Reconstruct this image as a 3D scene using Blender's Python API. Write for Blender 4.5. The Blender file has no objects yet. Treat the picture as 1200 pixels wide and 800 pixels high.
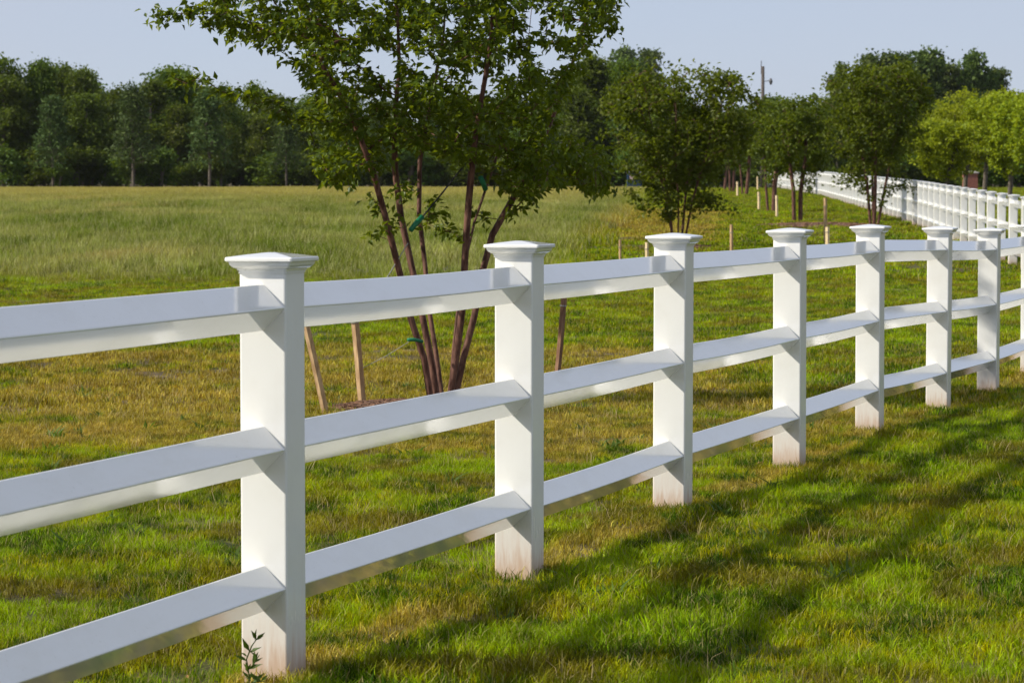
import bpy, math, random
import numpy as np
from mathutils import Vector, Matrix

R = math.radians
S = bpy.context.scene
COL = S.collection

# ------------------------------------------------------------------ camera
EYE, FPX, PITCH = 1.53, 3400.0, math.atan(186.0 / 3400.0)
cam_d = bpy.data.cameras.new('camera')
cam_d.sensor_width = 36.0
cam_d.lens = 36.0 * FPX / 1200.0
cam_d.clip_start, cam_d.clip_end = 0.1, 6000.0
cam_d.dof.use_dof = True
cam_d.dof.focus_distance = 13.0
cam_d.dof.aperture_fstop = 13.0
cam = bpy.data.objects.new('camera', cam_d)
COL.objects.link(cam)
cam.location = (0, 0, EYE)
cam.rotation_euler = (math.pi / 2 - PITCH, 0, 0)
S.camera = cam

# ------------------------------------------------------------------ light
SUN_EL = 38.0
SUN_AZ = 11.0            # degrees: sun stands at the left (-X), turned this much towards the camera's back
w = bpy.data.worlds.new('World')
S.world = w
w.use_nodes = True
nt = w.node_tree
nt.nodes.clear()
sky = nt.nodes.new('ShaderNodeTexSky')
sky.sky_type = 'NISHITA'
sky.sun_disc = False
sky.sun_elevation = R(SUN_EL)
sky.sun_rotation = R(-90 - SUN_AZ)
sky.altitude = 0
sky.air_density = 0.5
sky.dust_density = 0.6
sky.ozone_density = 1.5
bg = nt.nodes.new('ShaderNodeBackground')
bg.inputs['Strength'].default_value = 0.134
wo = nt.nodes.new('ShaderNodeOutputWorld')
veil = nt.nodes.new('ShaderNodeMix')          # thin summer haze whitening the whole sky
veil.data_type = 'RGBA'
veil.inputs[0].default_value = 0.80
veil.inputs[7].default_value = (3.45, 3.74, 4.42, 1)
wtc = nt.nodes.new('ShaderNodeTexCoord')
wsc = nt.nodes.new('ShaderNodeVectorMath'); wsc.operation = 'MULTIPLY'
wsc.inputs[1].default_value = (1.0, 1.0, 4.5)
wns = nt.nodes.new('ShaderNodeTexNoise')
wns.inputs['Scale'].default_value = 2.6
wns.inputs['Detail'].default_value = 5
wns.inputs['Roughness'].default_value = .5
wmr = nt.nodes.new('ShaderNodeMapRange')
for k_, v_ in enumerate((.3, .7, .70, .92)):
    wmr.inputs[k_ + 1].default_value = v_
nt.links.new(wtc.outputs['Generated'], wsc.inputs[0])
nt.links.new(wsc.outputs[0], wns.inputs['Vector'])
nt.links.new(wns.outputs['Fac'], wmr.inputs[0])
nt.links.new(wmr.outputs[0], veil.inputs[0])
nt.links.new(sky.outputs[0], veil.inputs[6])
nt.links.new(veil.outputs[2], bg.inputs['Color'])
nt.links.new(bg.outputs[0], wo.inputs['Surface'])

sd = bpy.data.lights.new('sun', 'SUN')
sd.energy = 4.95
sd.angle = R(0.9)
sd.color = (1.0, 0.93, 0.80)
sun = bpy.data.objects.new('sun', sd)
COL.objects.link(sun)
travel = Vector((math.cos(R(SUN_EL)) * math.cos(R(SUN_AZ)),
                 math.cos(R(SUN_EL)) * math.sin(R(SUN_AZ)),
                 -math.sin(R(SUN_EL))))
sun.rotation_euler = travel.to_track_quat('-Z', 'Y').to_euler()
sun.location = (-20, 0, 30)

S.view_settings.view_transform = 'Standard'
S.view_settings.look = 'None'
S.view_settings.exposure = 0.22
S.view_settings.gamma = 1.0
S.cycles.max_bounces = 8
S.cycles.transparent_max_bounces = 8

HAZE = 0.00004

# ------------------------------------------------------------------ helpers
rnd = random.Random(7)
RNG = np.random.default_rng(11)

GY = [-60, 0, 8.9, 13.5, 18.2, 20.5, 22.8, 36, 54, 84, 103, 153, 240, 400, 2500]
GZ = [0, 0, 0, -.02, -.045, -.09, -.14, -.15, 0, .28, .42, .80, 1.08, 1.25, 1.3]


def gz(x, y):
    """height of the ground at (x, y)"""
    b = np.interp(y, GY, GZ)
    return b + 0.008 * np.sin(1.7 * np.asarray(x) + 0.6 * np.asarray(y)) + 0.007 * np.sin(1.1 * np.asarray(y) - 0.8 * np.asarray(x)) \
        + 0.009 * np.sin(5.3 * np.asarray(x) + 1.9 * np.sin(2.1 * np.asarray(y))) * np.sin(4.1 * np.asarray(y) + 1.3 * np.sin(3.3 * np.asarray(x)))


def ray(px, py):
    u, v = (px - 600) / FPX, (400 - py) / FPX
    c, s = math.cos(PITCH), math.sin(PITCH)
    return Vector((u, c + v * s, -s + v * c))


def P(px, py, Y):
    d = ray(px, py)
    t = Y / d.y
    return Vector((d.x * t, Y, EYE + d.z * t))


def XY(px, Y):
    """ground point under image column px at distance Y"""
    x = (px - 600) / FPX * Y
    return Vector((x, Y, float(gz(x, Y))))


def mesh_np(name, V, F, mat=None, smooth=False):
    me = bpy.data.meshes.new(name)
    V = np.asarray(V, dtype=np.float32).reshape(-1, 3)
    F = np.asarray(F, dtype=np.int32)
    k = F.shape[1]
    me.vertices.add(len(V))
    me.vertices.foreach_set('co', V.ravel())
    me.loops.add(F.size)
    me.loops.foreach_set('vertex_index', F.ravel())
    me.polygons.add(len(F))
    me.polygons.foreach_set('loop_start', np.arange(0, F.size, k, dtype=np.int32))
    me.polygons.foreach_set('loop_total', np.full(len(F), k, dtype=np.int32))
    if smooth:
        me.polygons.foreach_set('use_smooth', np.ones(len(F), dtype=bool))
    me.update(calc_edges=True)
    if mat:
        me.materials.append(mat)
    return me


class MB:
    """collects shapes, then links them as ONE mesh object"""
    def __init__(s):
        s.v, s.f = [], []

    def add(s, vs, fs):
        o = len(s.v)
        s.v += [tuple(v) for v in vs]
        s.f += [tuple(i + o for i in f) for f in fs]

    def box(s, c, d, M=None):
        vs = [Vector((x * d[0] / 2, y * d[1] / 2, z * d[2] / 2)) for z in (-1, 1) for x, y in ((-1, -1), (1, -1), (1, 1), (-1, 1))]
        if M is not None:
            vs = [M @ v for v in vs]
        vs = [v + Vector(c) for v in vs]
        s.add(vs, [(3, 2, 1, 0), (4, 5, 6, 7), (0, 1, 5, 4), (1, 2, 6, 5), (2, 3, 7, 6), (3, 0, 4, 7)])

    def tube(s, pts, rads, n=6, cap=True):
        pts = [Vector(p) for p in pts]
        rings = []
        up = Vector((0, 0, 1))
        prev = None
        for i, p in enumerate(pts):
            a = pts[max(i - 1, 0)]
            b = pts[min(i + 1, len(pts) - 1)]
            t = (b - a)
            if t.length < 1e-9:
                t = Vector((0, 0, 1))
            t.normalize()
            if prev is None:
                q = Vector((1, 0, 0)) if abs(t.x) < .9 else Vector((0, 1, 0))
                u = t.cross(q).normalized()
            else:
                u = prev - t * prev.dot(t)
                if u.length < 1e-6:
                    u = t.cross(Vector((1, 0, 0)))
                u.normalize()
            prev = u
            v = t.cross(u)
            rings.append([p + (u * math.cos(2 * math.pi * k / n) + v * math.sin(2 * math.pi * k / n)) * rads[i] for k in range(n)])
        vs = [q for r in rings for q in r]
        fs = []
        for i in range(len(pts) - 1):
            for k in range(n):
                k2 = (k + 1) % n
                fs.append((i * n + k, i * n + k2, (i + 1) * n + k2, (i + 1) * n + k))
        if cap:
            fs.append(tuple(range(n - 1, -1, -1)))
            fs.append(tuple((len(pts) - 1) * n + k for k in range(n)))
        s.add(vs, fs)

    def loft(s, rings, cap=True):
        n = len(rings[0])
        vs = [q for r in rings for q in r]
        fs = []
        for i in range(len(rings) - 1):
            for k in range(n):
                k2 = (k + 1) % n
                fs.append((i * n + k, i * n + k2, (i + 1) * n + k2, (i + 1) * n + k))
        if cap:
            fs.append(tuple(range(n - 1, -1, -1)))
            fs.append(tuple((len(rings) - 1) * n + k for k in range(n)))
        s.add(vs, fs)

    def mesh(s, name, mat, smooth=False):
        me = bpy.data.meshes.new(name)
        me.from_pydata(s.v, [], s.f)
        if smooth:
            me.polygons.foreach_set('use_smooth', [True] * len(me.polygons))
        me.update()
        if mat:
            me.materials.append(mat)
        return me


def link(name, me, parent=None, loc=None, rot=None):
    o = bpy.data.objects.new(name, me)
    COL.objects.link(o)
    if parent:
        o.parent = parent
    if loc is not None:
        o.location = loc
    if rot is not None:
        o.rotation_euler = rot
    return o


def tag(o, label=None, cat=None, group=None, kind=None):
    if label: o['label'] = label
    if cat: o['category'] = cat
    if group: o['group'] = group
    if kind: o['kind'] = kind
    return o


def copy_tree(o, parent=None):
    c = o.copy()
    COL.objects.link(c)
    if parent is not None:
        c.parent = parent
    for ch in list(o.children):
        copy_tree(ch, c)
    return c


# ------------------------------------------------------------------ materials
class N:
    """tiny node builder"""
    def __init__(s, name):
        s.m = bpy.data.materials.new(name)
        s.m.use_nodes = True
        s.t = s.m.node_tree
        s.t.nodes.clear()
        s.out = s.t.nodes.new('ShaderNodeOutputMaterial')
        s.pos = None

    def node(s, typ, **kw):
        n = s.t.nodes.new(typ)
        for k, v in kw.items():
            setattr(n, k, v)
        return n

    def put(s, sock, v):
        if hasattr(v, 'links'):
            s.t.links.new(v, sock)
        else:
            if isinstance(v, tuple) and len(v) == 3 and sock.type == 'RGBA':
                v = v + (1,)
            sock.default_value = v

    def P(s):
        if s.pos is None:
            s.pos = s.node('ShaderNodeNewGeometry')
        return s.pos.outputs['Position']

    def xyz(s, v):
        n = s.node('ShaderNodeSeparateXYZ')
        s.put(n.inputs[0], v)
        return n.outputs

    def math(s, op, a, b=0.0, c=0.0, clamp=False):
        n = s.node('ShaderNodeMath', operation=op, use_clamp=clamp)
        s.put(n.inputs[0], a); s.put(n.inputs[1], b); s.put(n.inputs[2], c)
        return n.outputs[0]

    def scale(s, v, sc):
        n = s.node('ShaderNodeVectorMath', operation='MULTIPLY')
        s.put(n.inputs[0], v); n.inputs[1].default_value = sc
        return n.outputs[0]

    def noise(s, v, scale, detail=3, rough=.55):
        n = s.node('ShaderNodeTexNoise')
        s.put(n.inputs['Vector'], v)
        n.inputs['Scale'].default_value = scale
        n.inputs['Detail'].default_value = detail
        n.inputs['Roughness'].default_value = rough
        return n.outputs['Fac']

    def step(s, v, a, b, lo=0.0, hi=1.0):
        n = s.node('ShaderNodeMapRange', interpolation_type='SMOOTHSTEP')
        s.put(n.inputs[0], v)
        for i, q in enumerate((a, b, lo, hi)):
            n.inputs[i + 1].default_value = q
        return n.outputs[0]

    def mix(s, f, a, b, mode='MIX'):
        n = s.node('ShaderNodeMix', data_type='RGBA', blend_type=mode)
        s.put(n.inputs[0], f); s.put(n.inputs[6], a); s.put(n.inputs[7], b)
        return n.outputs[2]

    def hsv(s, c, h=.5, sat=1.0, v=1.0):
        n = s.node('ShaderNodeHueSaturation')
        s.put(n.inputs['Hue'], h); s.put(n.inputs['Saturation'], sat); s.put(n.inputs['Value'], v)
        s.put(n.inputs['Color'], c)
        return n.outputs[0]

    def bump(s, h, strength=.3, dist=.01):
        n = s.node('ShaderNodeBump')
        n.inputs['Strength'].default_value = strength
        n.inputs['Distance'].default_value = dist
        s.put(n.inputs['Height'], h)
        return n.outputs[0]

    def principled(s, col, rough=.6, spec=.5, normal=None, coat=0.0, coat_rough=.05):
        n = s.node('ShaderNodeBsdfPrincipled')
        s.put(n.inputs['Base Color'], col)
        s.put(n.inputs['Roughness'], rough)
        s.put(n.inputs['Specular IOR Level'], spec)
        n.inputs['Coat Weight'].default_value = coat
        n.inputs['Coat Roughness'].default_value = coat_rough
        if normal is not None:
            s.put(n.inputs['Normal'], normal)
        return n.outputs[0]

    def leaf(s, col, trans_col, trans=.35, rough=.5, spec=.3):
        p = s.principled(col, rough, spec)
        t = s.node('ShaderNodeBsdfTranslucent')
        s.put(t.inputs['Color'], trans_col)
        m = s.node('ShaderNodeMixShader')
        m.inputs[0].default_value = trans
        s.t.links.new(p, m.inputs[1]); s.t.links.new(t.outputs[0], m.inputs[2])
        return m.outputs[0]

    def done(s, sh):
        s.t.links.new(sh, s.out.inputs['Surface'])
        return s.m


def field_colour(n):
    """colour of the turf by world position: green, lime and straw patches"""
    p = n.P()
    x, y, z = n.xyz(p)
    side = n.math('SUBTRACT', x, n.math('MULTIPLY_ADD', y, .3241, -3.58))      # <0 behind the front fence
    behind = n.step(side, .1, -.25)
    big = n.noise(p, .55, 3)
    mid = n.noise(n.scale(p, (1.0, .7, 1.0)), 1.9, 3)
    fine = n.noise(p, 9.0, 3)
    green = n.mix(n.step(mid, .42, .58), (.034, .080, .002), (.205, .285, .003))
    vivid = n.step(n.noise(p, .8, 2), .47, .60)
    green = n.mix(n.step(fine, .45, .68), green, n.mix(vivid, (.350, .335, .012), (.220, .335, .005)))
    brown = n.math('MULTIPLY', n.step(vivid, 1.0, .3), n.step(n.noise(n.scale(p, (1.0, .8, 1.0)), 1.3, 4, .6), .46, .60))
    green = n.mix(n.math('MULTIPLY', brown, .75), green, (.170, .145, .030))
    straw = n.mix(n.step(fine, .35, .65), (.19, .145, .035), (.46, .36, .12))
    # straw bands in the mown strip behind the fence
    band = n.math('MULTIPLY', n.step(y, 15.0, 18.0), n.step(y, 33.0, 27.0))
    band2 = n.math('MULTIPLY', n.step(y, 62.0, 72.0), n.step(y, 128.0, 105.0))
    yl = n.math('MULTIPLY', n.step(y, 100.0, 170.0), n.step(x, 14.0, 4.0))
    a = n.math('MULTIPLY', band, n.step(x, 3.5, .5, .45, 1.0))
    a = n.math('MAXIMUM', n.math('MULTIPLY', a, behind), n.math('MULTIPLY', n.math('MULTIPLY', band2, n.step(n.math('DIVIDE', x, n.math('MAXIMUM', y, 1.0)), .082, .066)), .95))
    patch = n.math('ADD', n.math('MULTIPLY', big, .7), n.math('MULTIPLY', mid, .5))
    sfac = n.math('ADD', n.math('MULTIPLY', a, .32), patch)
    sfac = n.step(n.math('ADD', sfac, n.math('MULTIPLY_ADD', n.noise(p, 4.0, 3), .5, -.25)), .74, .96)
    # dry strip right below the rails
    along = n.step(n.math('ABSOLUTE', n.math('ADD', side, .05)), .20, .08)
    sfac = n.math('MAXIMUM', sfac, n.math('MULTIPLY', along, n.step(mid, .44, .54)))
    # the unmown meadow is paler; the far end of it is the most yellow
    meadow = n.math('MULTIPLY', n.step(y, 44.0, 50.0), n.step(n.math('SUBTRACT', x, n.math('MULTIPLY_ADD', y, .060, -2.2)), .5, -1.0))
    mgreen = n.mix(n.step(n.noise(n.scale(p, (1, .35, 1)), .35, 4), .35, .62), (.100, .145, .018), (.235, .260, .080))
    col = n.mix(n.math('MULTIPLY', sfac, .85), green, straw)
    mst = n.mix(n.step(n.noise(n.scale(p, (1, .3, 1)), .22, 4), .52, .72), mgreen, (.34, .30, .11))
    mst = n.mix(n.math('MULTIPLY', yl, .85), mst, (.36, .32, .10))
    col = n.mix(meadow, col, mst)
    # reddish soil showing round the far planting beds
    return col


def mat_turf():
    n = N('turf_soil')
    col = field_colour(n)
    g = n.noise(n.P(), 60, 4)
    col = n.mix(n.step(g, .35, .6), n.hsv(col, .47, .8, .55), n.hsv(col, .46, .7, .28))
    return n.done(n.principled(col, .9, .2, n.bump(g, .8, .02)))


def mat_blade(name='grass_blade', meadow=False):
    n = N(name)
    col = field_colour(n)
    oi = n.node('ShaderNodeObjectInfo')
    isl = n.node('ShaderNodeNewGeometry').outputs['Random Per Island']
    v = n.math('MULTIPLY_ADD', oi.outputs['Random'], .8, .62)
    col = n.hsv(col, n.math('MULTIPLY_ADD', isl, .035, .483), 1.1, n.math('MULTIPLY', v, n.math('MULTIPLY_ADD', isl, .7, .75)))
    dry = n.step(isl, .86, .9) if not meadow else n.step(isl, .72, .85)
    col = n.mix(n.math('MULTIPLY', dry, .75), col, (.36, .30, .13) if not meadow else (.42, .39, .20))
    return n.done(n.leaf(col, n.hsv(col, .49, 1.15, 1.35), .36, .65, .12))


def mat_leaf(name, dark, light, trans, hue=.03, tr=.35, rough=.45):
    n = N(name)
    isl = n.node('ShaderNodeNewGeometry').outputs['Random Per Island']
    oi = n.node('ShaderNodeObjectInfo').outputs['Random']
    big = n.noise(n.P(), .9, 2)
    f = n.math('ADD', n.math('MULTIPLY', isl, .6), n.math('MULTIPLY', n.step(big, .3, .7), .4))
    col = n.mix(f, dark, light)
    col = n.hsv(col, n.math('MULTIPLY_ADD', oi, hue, .497 - hue * .8), 1.0, n.math('MULTIPLY_ADD', oi, .35, .82))
    return n.done(n.leaf(col, trans, tr, rough, .22))


def mat_bark(name, a, b, rough=.85):
    n = N(name)
    p = n.P()
    f = n.noise(n.scale(p, (1, 1, .25)), 30, 4)
    col = n.mix(n.step(f, .35, .65), a, b)
    return n.done(n.principled(col, rough, .25, n.bump(f, .5, .01)))


def mat_vinyl(name='white_vinyl'):
    n = N(name)
    p = n.P()
    x, y, z = n.xyz(p)
    # red soil splashed up the foot of the posts and faint streaks of dust
    tc = n.node('ShaderNodeTexCoord').outputs['Object']
    ox, oy, oz = n.xyz(tc)
    st = n.noise(n.scale(p, (60, 60, 7)), 1.0, 4, .6)
    h = n.math('ADD', oz, n.math('MULTIPLY', st, -.22))
    splash = n.step(h, .02, -.10)
    haze = n.step(h, .20, -.08)
    dust = n.noise(p, 5.0, 5, .65)
    base = n.mix(n.math('MULTIPLY', n.step(dust, .42, .72), .22), (.84, .84, .82), (.68, .66, .60))
    col = n.mix(n.math('MULTIPLY', haze, .55), base, (.66, .52, .42))
    col = n.mix(n.math('MULTIPLY', splash, .65), col, (.52, .32, .19))
    rough = n.math('ADD', n.step(dust, .4, .8, .13, .22), n.math('MULTIPLY', haze, .30))
    return n.done(n.principled(col, rough, .5))


def mat_rail():
    n = N('white_vinyl_rail')
    p = n.P()
    dust = n.noise(n.scale(p, (1, 1, 3)), 4.0, 5, .65)
    speck = n.noise(p, 90, 2)
    base = n.mix(n.math('MULTIPLY', n.step(dust, .42, .72), .26), (.85, .85, .84), (.70, .68, .62))
    base = n.mix(n.math('MULTIPLY', n.step(speck, .68, .74), .25), base, (.40, .36, .28))
    return n.done(n.principled(base, n.step(dust, .35, .8, .09, .17), .6, coat=.7, coat_rough=.08))


def mat_plain(name, col, rough=.6, var=.25, sc=25, spec=.4, bump=.2):
    n = N(name)
    f = n.noise(n.P(), sc, 4)
    c = n.mix(n.step(f, .3, .7), tuple(q * (1 - var) for q in col), tuple(min(1, q * (1 + var)) for q in col))
    return n.done(n.principled(c, rough, spec, n.bump(f, bump, .01)))


M = dict(
    turf=mat_turf(), blade=mat_blade(), meadow=mat_blade('meadow_blade', True),
    vinyl=mat_vinyl(), rail=mat_rail(),
    myrtle=mat_leaf('myrtle_leaf', (.018, .044, .003), (.090, .138, .006), (.24, .30, .008), .03, .36, .38),
    myrtle_far=mat_leaf('myrtle_leaf_far', (.022, .052, .003), (.105, .155, .006), (.21, .27, .008), .03, .36, .5),
    wood=mat_leaf('woodland_leaf', (.012, .042, .005), (.100, .165, .010), (.16, .23, .01), .06, .30, .6),
    pine=mat_leaf('pine_needle', (.028, .066, .016), (.095, .150, .028), (.09, .13, .03), .02, .2, .6),
    lime=mat_leaf('lime_leaf', (.095, .165, .005), (.30, .38, .012), (.44, .50, .015), .03, .40, .5),
    poplar=mat_leaf('tall_leaf', (.026, .065, .014), (.120, .175, .025), (.10, .16, .03), .04, .25, .6),
    myrtle_bark=mat_bark('myrtle_bark', (.060, .024, .016), (.17, .085, .060), .7),
    bark=mat_bark('grey_bark', (.06, .048, .036), (.17, .145, .115)),
    stake=mat_bark('stake_wood', (.33, .21, .11), (.52, .36, .20)),
    stake_pale=mat_bark('pale_stake_wood', (.58, .44, .24), (.74, .60, .38)),
    stake_dark=mat_bark('weathered_stake_wood', (.16, .085, .050), (.27, .155, .10)),
    green_hose=mat_plain('green_hose', (.010, .17, .075), .45, .1),
    wire=mat_plain('galvanised_wire', (.30, .30, .28), .5, .1),
    cord=mat_plain('dark_cord', (.03, .03, .028), .6, .1),
    mulch=mat_plain('bark_mulch', (.14, .075, .045), .95, .5, 60),
    soil=mat_plain('red_soil', (.42, .22, .11), .95, .4, 70, .1, .8),
    asphalt=mat_plain('asphalt', (.085, .088, .105), .7, .15, 3),
    pole=mat_bark('pole_wood', (.06, .05, .045), (.12, .10, .085)),
    metal=mat_plain('dark_metal', (.08, .08, .085), .4, .1),
    blue=mat_plain('dark_blue_paint', (.008, .030, .075), .4, .15),
    pink=mat_plain('pale_pink_paint', (.70, .48, .52), .5, .05),
    brick=mat_plain('red_brick', (.26, .10, .075), .85, .3, 12),
    stone=mat_plain('cap_stone', (.32, .30, .27), .8, .1),
    straw=mat_leaf('straw_stem', (.30, .23, .10), (.52, .43, .22), (.5, .42, .2), .03, .3, .6),
    weed=mat_leaf('weed_leaf', (.030, .075, .010), (.09, .16, .02), (.16, .24, .02), .02, .35, .5),
)

# ------------------------------------------------------------------ ground
def axis(vals):
    return np.array(vals, dtype=np.float64)


gx = np.concatenate([-np.geomspace(1500, 8, 28), np.linspace(-7.5, 12, 79), np.geomspace(13, 1500, 28)])
gy = np.concatenate([np.linspace(-60, 2, 8), np.linspace(3, 60, 229), np.linspace(61, 260, 110), np.geomspace(265, 2500, 24)])
XX, YY = np.meshgrid(gx, gy)
V = np.stack([XX, YY, gz(XX, YY)], -1).reshape(-1, 3)
nx, ny = len(gx), len(gy)
ii = (np.arange(ny - 1)[:, None] * nx + np.arange(nx - 1)[None, :]).ravel()
F = np.stack([ii, ii + 1, ii + nx + 1, ii + nx], -1)
tag(link('ground', mesh_np('ground', V, F, M['turf'], True)), 'grassy ground of the mown lawn and the meadow beyond it', kind='structure')

# road beyond the second fence
mb = MB()
for k in range(24):
    pass
xs = np.linspace(23, 150, 30)
vs, fs = [], []
for i, x in enumerate(xs):
    y0 = 150 + .12 * (x - 23)
    for y in (y0, y0 + 14, y0 + 28, y0 + 42):
        vs.append((x, y, float(np.interp(y, GY, GZ)) + .03))
for i in range(len(xs) - 1):
    for k in range(3):
        a = i * 4 + k
        fs.append((a, a + 4, a + 5, a + 1))
tag(link('road', mesh_np('road', vs, fs, M['asphalt'])), 'grey blue asphalt road beyond the far white fence', kind='structure')

# ------------------------------------------------------------------ fences
PW = .0775            # half width of a post
RH = .0735            # half diagonal of a diamond rail
RAILZ = (.275, .71, 1.145)
CAPZ = 1.255          # where the cap sits


def sq_ring(h, z, r, seg=3):
    pts = []
    for cx, cy, a0 in ((1, 1, 0), (-1, 1, 90), (-1, -1, 180), (1, -1, 270)):
        for k in range(seg + 1):
            a = R(a0 + 90 * k / seg)
            pts.append(Vector((cx * (h - r) + r * math.cos(a), cy * (h - r) + r * math.sin(a), z)))
    return pts


def make_post_mesh(seg=3):
    m = MB()
    m.loft([sq_ring(PW, -.15, .007, seg), sq_ring(PW, CAPZ + .01, .007, seg)])
    me = m.mesh('post', M['vinyl'])
    return me


def make_cap_mesh(seg=2):
    m = MB()
    prof = [(.0800, -.004), (.0805, .004), (.0835, .0055), (.0845, .010), (.091, .0125), (.097, .0165), (.1015, .022), (.1035, .0285),
            (.1040, .0315), (.1105, .0325), (.1125, .035), (.1125, .043), (.1100, .0460), (.060, .0540), (.018, .0595), (.006, .0600)]
    m.loft([sq_ring(h, z, min(.006, h * .4), seg) for h, z in prof])
    me = m.mesh('cap', M['rail'])
    return me


def make_rail_mesh(L, seg=2, sag=0.0, bow=0.0):
    """diamond section along +X, from 0 to L, edges slightly rounded"""
    m = MB()
    ring = []
    r = .005
    for a0 in (0, 90, 180, 270):
        c = Vector((0, math.cos(R(a0)), math.sin(R(a0)))) * (RH - r * 1.414)
        for k in range(seg + 1):
            a = R(a0 - 45 + 90 * k / seg)
            ring.append(c + Vector((0, math.cos(a), math.sin(a))) * r)
    cuts = [L * k / 6 for k in range(7)] if seg > 1 else [0, L]
    m.loft([[q + Vector((x, -bow * math.sin(math.pi * x / L), -sag * math.sin(math.pi * x / L))) for q in ring] for x in cuts])
    return m.mesh('rail', M['rail'])


post_me, cap_me = make_post_mesh(), make_cap_mesh()
post_lo, cap_lo = make_post_mesh(1), make_cap_mesh(1)


def build_fence(name, pts, hd, label, group=None, tops=None):
    root = link(name, None, loc=pts[0])
    tag(root, label, 'fence')
    inv = pts[0]
    n = len(pts)
    rng = random.Random(3)
    for i, p in enumerate(pts):
        a = pts[max(i - 1, 0)]
        b = pts[min(i + 1, n - 1)]
        ang = math.atan2(b.y - a.y, b.x - a.x)
        jit = rng.uniform(-.004, .004)
        po = link('post', post_me if hd else post_lo, root, p - inv, (rng.uniform(-.003, .003), rng.uniform(-.003, .003), ang + jit))
        link('cap', cap_me if hd else cap_lo, po, (0, 0, CAPZ), (0, 0, rng.uniform(-.01, .01)))
    for i in range(n - 1):
        a, b = pts[i], pts[i + 1]
        d = b - a
        L = d.length
        dn = d.normalized()
        start = a + dn * (PW - .012)
        me = make_rail_mesh(L - 2 * PW + .024, 2 if hd else 1)
        for h in RAILZ:
            if hd:
                me = make_rail_mesh(L - 2 * PW + .024, 2, rng.uniform(.001, .007), rng.uniform(-.003, .003))
            dz = rng.uniform(-.003, .003) if hd else 0
            link('rail', me, root, start - inv + Vector((0, 0, h + dz)),
                 (0, -math.atan2(dn.z, math.hypot(dn.x, dn.y)), math.atan2(dn.y, dn.x)))
    return root


corner_px = {1: 335, 2: 624, 3: 803, 4: 939, 5: 1032, 6: 1111.5, 7: 1169}
front = []
for i in range(-1, 13):
    Y = 8.9 + 2.32 * (i - 1)
    X = (corner_px[i] - 600) / FPX * Y if i in corner_px else -.694 + .3241 * (Y - 8.9)
    x, y = X - .050, Y + .098
    front.append(Vector((x, y, float(np.interp(y, GY, GZ)))))
build_fence('rail_fence', front, True,
            'near white three rail fence with capped square posts crossing the lawn')

# second run: from the far corner of the front run back along the trees
ctrl = [(front[-1].x + .6, front[-1].y + 2.2), (8.75, 47), (9.27, 53.7), (10.3, 66.5), (11.75, 84), (13.1, 103), (16.4, 153), (21.9, 240)]
cy = [c[1] for c in ctrl]
cxs = [c[0] for c in ctrl]
far = []
y = ctrl[0][1]
while y < 240:
    x = float(np.interp(y, cy, cxs))
    x2 = float(np.interp(y + .5, cy, cxs))
    sl = (x2 - x) / .5
    far.append(Vector((x, y, float(np.interp(y, GY, GZ)))))
    y += 2.44 / math.sqrt(1 + sl * sl)
for k in (1, 2):                     # the run turns to the left at its far end
    far.append(Vector((21.9 - .75 * k, 240 + 2.3 * k * .1, float(np.interp(240, GY, GZ)))))
build_fence('rail_fence', far, False,
            'far white fence receding in a long dense row of sunlit posts behind small trees')

# bare soil round the feet of the near posts
mb = MB()
for p in front[:11]:
    for k in range(26):
        a = rnd.uniform(0, 2 * math.pi)
        rr = PW + rnd.uniform(.0, .11) * (1.4 if p.y < 10 else 1)
        c = Vector((p.x + rr * math.cos(a) * 1.2, p.y + rr * math.sin(a) * 1.2, 0))
        c.z = float(gz(c.x, c.y)) + rnd.uniform(-.004, .006)
        q = rnd.uniform(.008, .020)
        n = 5
        ring = [c + Vector((q * math.cos(t * 1.2566 + k) * rnd.uniform(.7, 1.2), q * math.sin(t * 1.2566 + k) * rnd.uniform(.7, 1.2), -.006)) for t in range(n)]
        top = [c + (v - c) * .45 + Vector((0, 0, q * .55)) for v in ring]
        mb.loft([ring, top])
tag(link('bare_soil', mb.mesh('bare_soil', M['soil'])), 'reddish crumbled soil round the feet of the near fence posts', 'soil', kind='stuff')

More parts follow.
